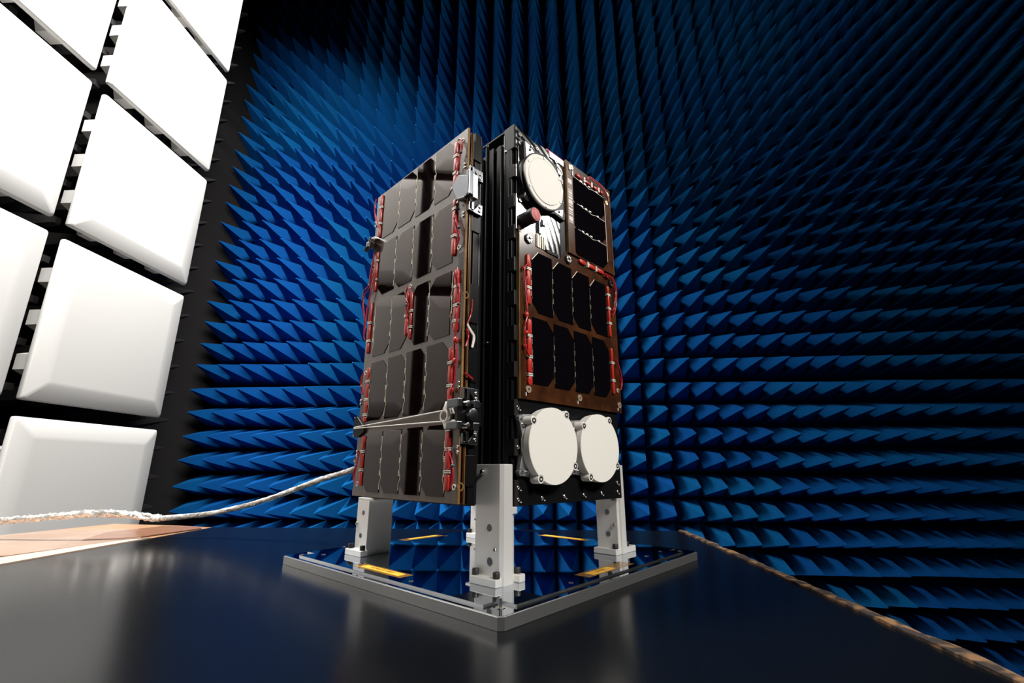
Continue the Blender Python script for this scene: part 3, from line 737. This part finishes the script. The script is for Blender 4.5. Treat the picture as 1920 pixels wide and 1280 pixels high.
# hold-down mechanism, lower
hd = MB().box(-.0600, -.0310, PV0-.006, PV0-.0005, .0790, .1030, .0006).build('hold_down', ANOD, S, label='black hold-down release mechanism')
for za, zb2 in ((.0960, .1045), (.0745, .0820)):
    MB().box(-.0680, -.0615, PV0-.012, PV0+.006, za, zb2, .0008).build('clamp_jaw', GREYMETAL, hd)
    MB().box(-.0480, -.0400, PV0-.013, PV0-.004, za, zb2-.0005, .0006).build('spacer_block', GREYMETAL, hd)
    MB().cyl((-.0540, PV0-.004, (za+zb2)/2), (-.0540, PV0-.012, (za+zb2)/2), .0030, 20, bev=.0006).build('round_nut', STEEL, hd, smooth=True)
MB().cyl((-.0475, PV0-.002, .0895), (-.0475, PV0-.013, .0895), .0066, 30, bev=.0015).build('plunger', GREYMETAL, hd, smooth=True)
rg = MB(); cz_, cv_ = .0890, .0375
rg.ring(LF(.006)(cv_, cz_), (-1, 0, 0), .0048, .0066, .0035, 26)
rg.prism([(cv_-.004, cz_+.004), (cv_+.003, cz_+.005), (cv_-.001, cz_+.0145), (cv_-.0055, cz_+.0135)], LF(.006), LF(.009), .0004)
rg.prism([(cv_-.003, cz_-.005), (cv_+.0035, cz_-.004), (cv_-.0005, cz_-.0135), (cv_-.0045, cz_-.0125)], LF(.006), LF(.009), .0004)
rg.prism([(cv_-.006, cz_+.009), (cv_-.0075, cz_+.009), (cv_-.0115, cz_+.002), (cv_-.0100, cz_+.0015)], LF(.004), LF(.008)); rg.prism([(cv_-.005, cz_-.007), (cv_-.006, cz_-.0085), (cv_-.0135, cz_-.006), (cv_-.0125, cz_-.0045)], LF(.004), LF(.008))
rg.build('clamp_ring', SILVERMARK, hd, smooth=True, label='pale open clamp ring')
MB().cyl(LF(.0008)(cv_, cz_), LF(.002)(cv_, cz_), .0046, 24).build('ring_hole', BLACKBOLT, hd)
m = MB(); m.tube([LF(.0085)(.0395, .0945), LF(.0065)(.1400, .0915), LF(.0045)(.2375, .0893)], .00075, 8, 1); m.build('tie_cord', WHITEROD, S, smooth=True)
m = MB(); m.tube([LF(.0085)(.0400, .0835), LF(.0065)(.1400, .0858), LF(.0045)(.2375, .0880)], .00075, 8, 1); m.build('tie_cord', WHITEROD, S, smooth=True)
m = MB(); m.prism([(.2410, .1035), (.2330, .1030), (.2130, .0880), (.2130, .0830), (.2280, .0765), (.2410, .0770)], LF(.0002), LF(.0035), .0004)
bk = m.build('cord_bracket', ANOD, S)
for a, b in ((.2385, .1020), (.2385, .0785), (.2150, .0890)): cap_screw(LF(.0035)(a, b), (-1, 0, 0), .0011, .0010, bk)
# crumpled bracket on far edge
m = MB(); rr = random.Random(9)
for k in range(9): m.box(0, .006+rr.random()*.004, 0, .005+rr.random()*.004, 0, .007+rr.random()*.005, .0006, Matrix.Translation(LF(.007)(.2250+rr.random()*.014, .3405+rr.random()*.018)) @ Matrix.Rotation(rr.random(), 4, 'X') @ Matrix.Rotation(rr.random(), 4, 'Z'))
m.build('edge_clip', STEEL, S, label='small silver clip on the far panel edge')

# right-hand lower panel
lsp_pts = [(.0052, .1100), (.2085, .1100), (.2085, .3180), (.0985, .3180), (.0800, .2975), (.0450, .2990), (.0430, .3168), (.0052, .3168)]
sr = rp('solar_panel', lsp_pts, .0005, .0032, KAPTONR, bev=.0002, label='lower solar panel with eight black cells')
rp('panel_edge', rect(.0048, .0056, .1100, .3168), .0003, .0036, PCBEDGE, sr)
RP = lambda d: RF(.0032+d)
colr = [.0255, .0645, .1045, .1442, .1838]
for ri, (b0, b1) in enumerate(((.2140, .2920), (.1285, .2070))):
    for ci in range(4):
        a0, a1 = colr[ci]+.0004, colr[ci+1]-.0004
        MB().prism(cell_poly(a0, a1, b0, b1, 'lo' if ri == 0 else 'hi'), RP(.0001), RP(.0007)).build('solar_cell', CELLB, sr)
    for ci in (1, 2, 3): zig(RP, colr[ci], b0+.004, b1-.016, -.0016, sr, w=.00010, m_=DARKGOLD)
    zig(RP, colr[0]-.001, b0+.004, b1-.016, .0018, sr, w=.00010, m_=DARKGOLD)
m = MB()
for ci in range(4):
    a = colr[ci]; p, q = (a+.0003, .2795), (a+.0120, .2925)
    m.prism([p, q, (q[0]+.0004, q[1]-.0006), (p[0]+.0004, p[1]-.0006)], RP(.0002), RP(.0012))
m.build('corner_line', GOLD, sr)
strip(RP, .0195, [(.2840, .2660), (.2630, .2425), (.2395, .2205)], .0066, sr)
strip(RP, .0200, [(.2025, .1840), (.1810, .1595), (.1565, .1390), (.1360, .1255)], .0070, sr)
strip(RP, .1882, [(.2910, .2790), (.2765, .2585), (.2555, .2365), (.2335, .2150)], .0046, sr)
strip(RP, .1886, [(.1985, .1790), (.1765, .1545), (.1520, .1345)], .0046, sr)
strip(RP, .3095, [(.1360, .1210), (.1595, .1405), (.1800, .1640)], .0064, sr, axis='a')
def rw(pts, r=.0008, d=.0045, parent=None): return MB().tube([RP(d)(*p) for p in pts], r, 8).build('wire', REDWIRE, parent or sr, smooth=True)
rw([(.0168, .2697), (.0099, .2623), (.0102, .2423), (.0129, .2151), (.0139, .2057), (.0094, .1903), (.0099, .1685), (.0167, .1574)])
rw([(.0155, .2556), (.0120, .2462), (.0141, .2268), (.0135, .2136)], .0006)
rw([(.1780, .3075), (.1983, .3065), (.2065, .2932), (.2059, .2781), (.2010, .2585), (.1925, .2468)]); rw([(.1800, .3060), (.1950, .3050), (.2030, .2932), (.2025, .2781), (.1975, .2600), (.1920, .2530)], .0006)
rw([(.1915, .1836), (.1991, .1785), (.2065, .1587), (.2050, .1472), (.2012, .1410)]); rw([(.1920, .1703), (.1970, .1640), (.2035, .1563), (.2030, .1450)], .0006)
for a, b, r in ((.0138, .2060, .0034), (.0105, .1690, .0026), (.0137, .1849, .0022), (.0100, .2620, .0024), (.2010, .2590, .0018), (.1860, .3055, .0022), (.2055, .2760, .0016)):
    MB().sphere(RP(.003)(a, b), r, (1, .8, 1.2)).build('wire_blob', RED, sr, smooth=True)
MB().ring(RP(0)(.2012, .1410), (0, -1, 0), .0019, .0029, .0008, 20).build('grommet', SILVERMARK, sr)
for a, b in ((.0185, .1214), (.1121, .1215), (.2023, .1208)):
    o = MB().ring(RP(0)(a, b), (0, -1, 0), .0012, .0042, .0012, 24).build('washer', WASHER, sr)
    cap_screw(RP(0)(a, b), (0, -1, 0), .0014, .0016, o)
    m = MB(); m.box(a-.0050, a-.0038, -.0045, -.0030, b-.008, b-.004, 0); m.build('paint_mark', SILVERMARK, sr)
for a, b in ((.0211, .3047), (.0980, .3035), (.1990, .2990)):
    m = MB(); m.cyl(RP(0)(a, b), RP(.0015)(a, b), .0062, 26); o = m.build('round_nut', ANOD, sr, smooth=True)
    m = MB()
    for k in range(4):
        t = k*PI/2+.3; pts = [(a+math.cos(t+s_)*r_, b+math.sin(t+s_)*r_) for s_, r_ in ((.25, .0022), (.18, .0054), (1.38, .0054), (1.3, .0022))]
        m.prism(pts, RP(.0014), RP(.0026))
    m.build('nut_lobe', STEEL, o)
# right-hand upper panel
su = rp('solar_panel', rect(.0985, .2065, .3135, .4560), .0030, .0058, KAPTONR, bev=.0002, label='upper solar panel with three black cells')
rp('panel_edge', rect(.0981, .0989, .3135, .4560), .0026, .0061, PCBEDGE, su)
rp('panel_edge', rect(.2061, .2068, .3135, .4560), .0026, .0061, PCBEDGE, su)
rp('barcode_strip', rect(.1010, .1098, .3600, .4280), .0057, .0060, BARCODE, su, label='printed barcode stripe')
UP = lambda d: RF(.0058+d)
for b0, b1 in ((.3955, .4350), (.3560, .3945), (.3160, .3550)):
    c_ = .011; a0, a1 = .1130, .1890
    MB().prism([(a0, b0+c_*.3), (a0+.004, b0), (a1-c_, b0), (a1, b0+c_), (a1, b1), (a0, b1)], UP(.0001), UP(.0007)).build('solar_cell', CELLB, su)
SW = lambda pl: (lambda d: (lambda a, b: pl(d)(b, a)))
for b_, a0, a1 in ((.3950, .120, .188), (.3552, .120, .188), (.4358, .116, .188)):
    m = MB(); P = [(a0, b_), (a0+.008, b_), (a0+.012, b_-.0010), (a0+.026, b_-.0008), (a0+.034, b_-.0030), (a0+.044, b_-.0005), (a1, b_-.0005)]
    for p, q in zip(P[:-1], P[1:]): m.prism([(p[0], p[1]+.00018), (q[0], q[1]+.00018), (q[0], q[1]-.00018), (p[0], p[1]-.00018)], UP(.0002), UP(.0010))
    for a_ in (.1280, .1380, .1480, .1670): m.prism(rect(a_, a_+.0048, b_-.0008+.0006, b_+.0006+.0006), UP(.0004), UP(.0014))
    m.build('interconnect', SILVERMARK, su)
strip(UP, .4415, [(.1325, .1190), (.1560, .1365), (.1745, .1610), (.1860, .1790)], .0050, su, axis='a')
def uw(pts, r=.0008): return rw(pts, r, .0075, su)
uw([(.1420, .4440), (.1480, .4500), (.1600, .4510), (.1780, .4500), (.1900, .4440), (.1960, .4310)]); uw([(.1400, .4430), (.1470, .4470), (.1600, .4480), (.1800, .4470), (.1930, .4400), (.1955, .4300)])
for a, b in ((.1100, .4491), (.1993, .4464), (.1958, .4300)):
    o = MB().ring(UP(0)(a, b), (0, -1, 0), .0012, .0036, .0012, 22).build('washer', WASHER, su)
m = MB(); m.box(.1035, .1075, -.0070, -.0056, .4430, .4510, .0003); m.box(.1105, .1125, -.0072, -.0056, .436, .444, .0003); m.build('gold_clip', GOLD, su)
rp('side_mark', rect(.1905, .1912, .3300, .4270), .0058, .0062, GOLD, su)

# ------------------------------------------------------------ foil wrapped cable
cp = [(-.262, .665, H+.012), (-.292, .735, H-.001), (-.376, .80, H-.019), (-.480, .826, H-.0525), (-.587, .846, H-.0770), (-.680, .840, H-.0860), (-.755, .810, H-.0750), (-.841, .80, H-.080), (-.937, .80, H-.088), (-1.05, .79, H-.098), (-1.2, .74, H-.16), (-1.3, .6, H-.35), (-1.32, .2, H-1.0), (-1.32, .0, .01)]
MB2 = MB(); random.seed(12)
MB2.tube(cp[:6], .0044, 12, 16, .13); MB2.tube(cp[5:], .0056, 12, 18, .34)
tag(MB2.build('foil_cable', FOIL, None, smooth=True), 'silver foil-wrapped cable running left from behind the satellite', 'cable')
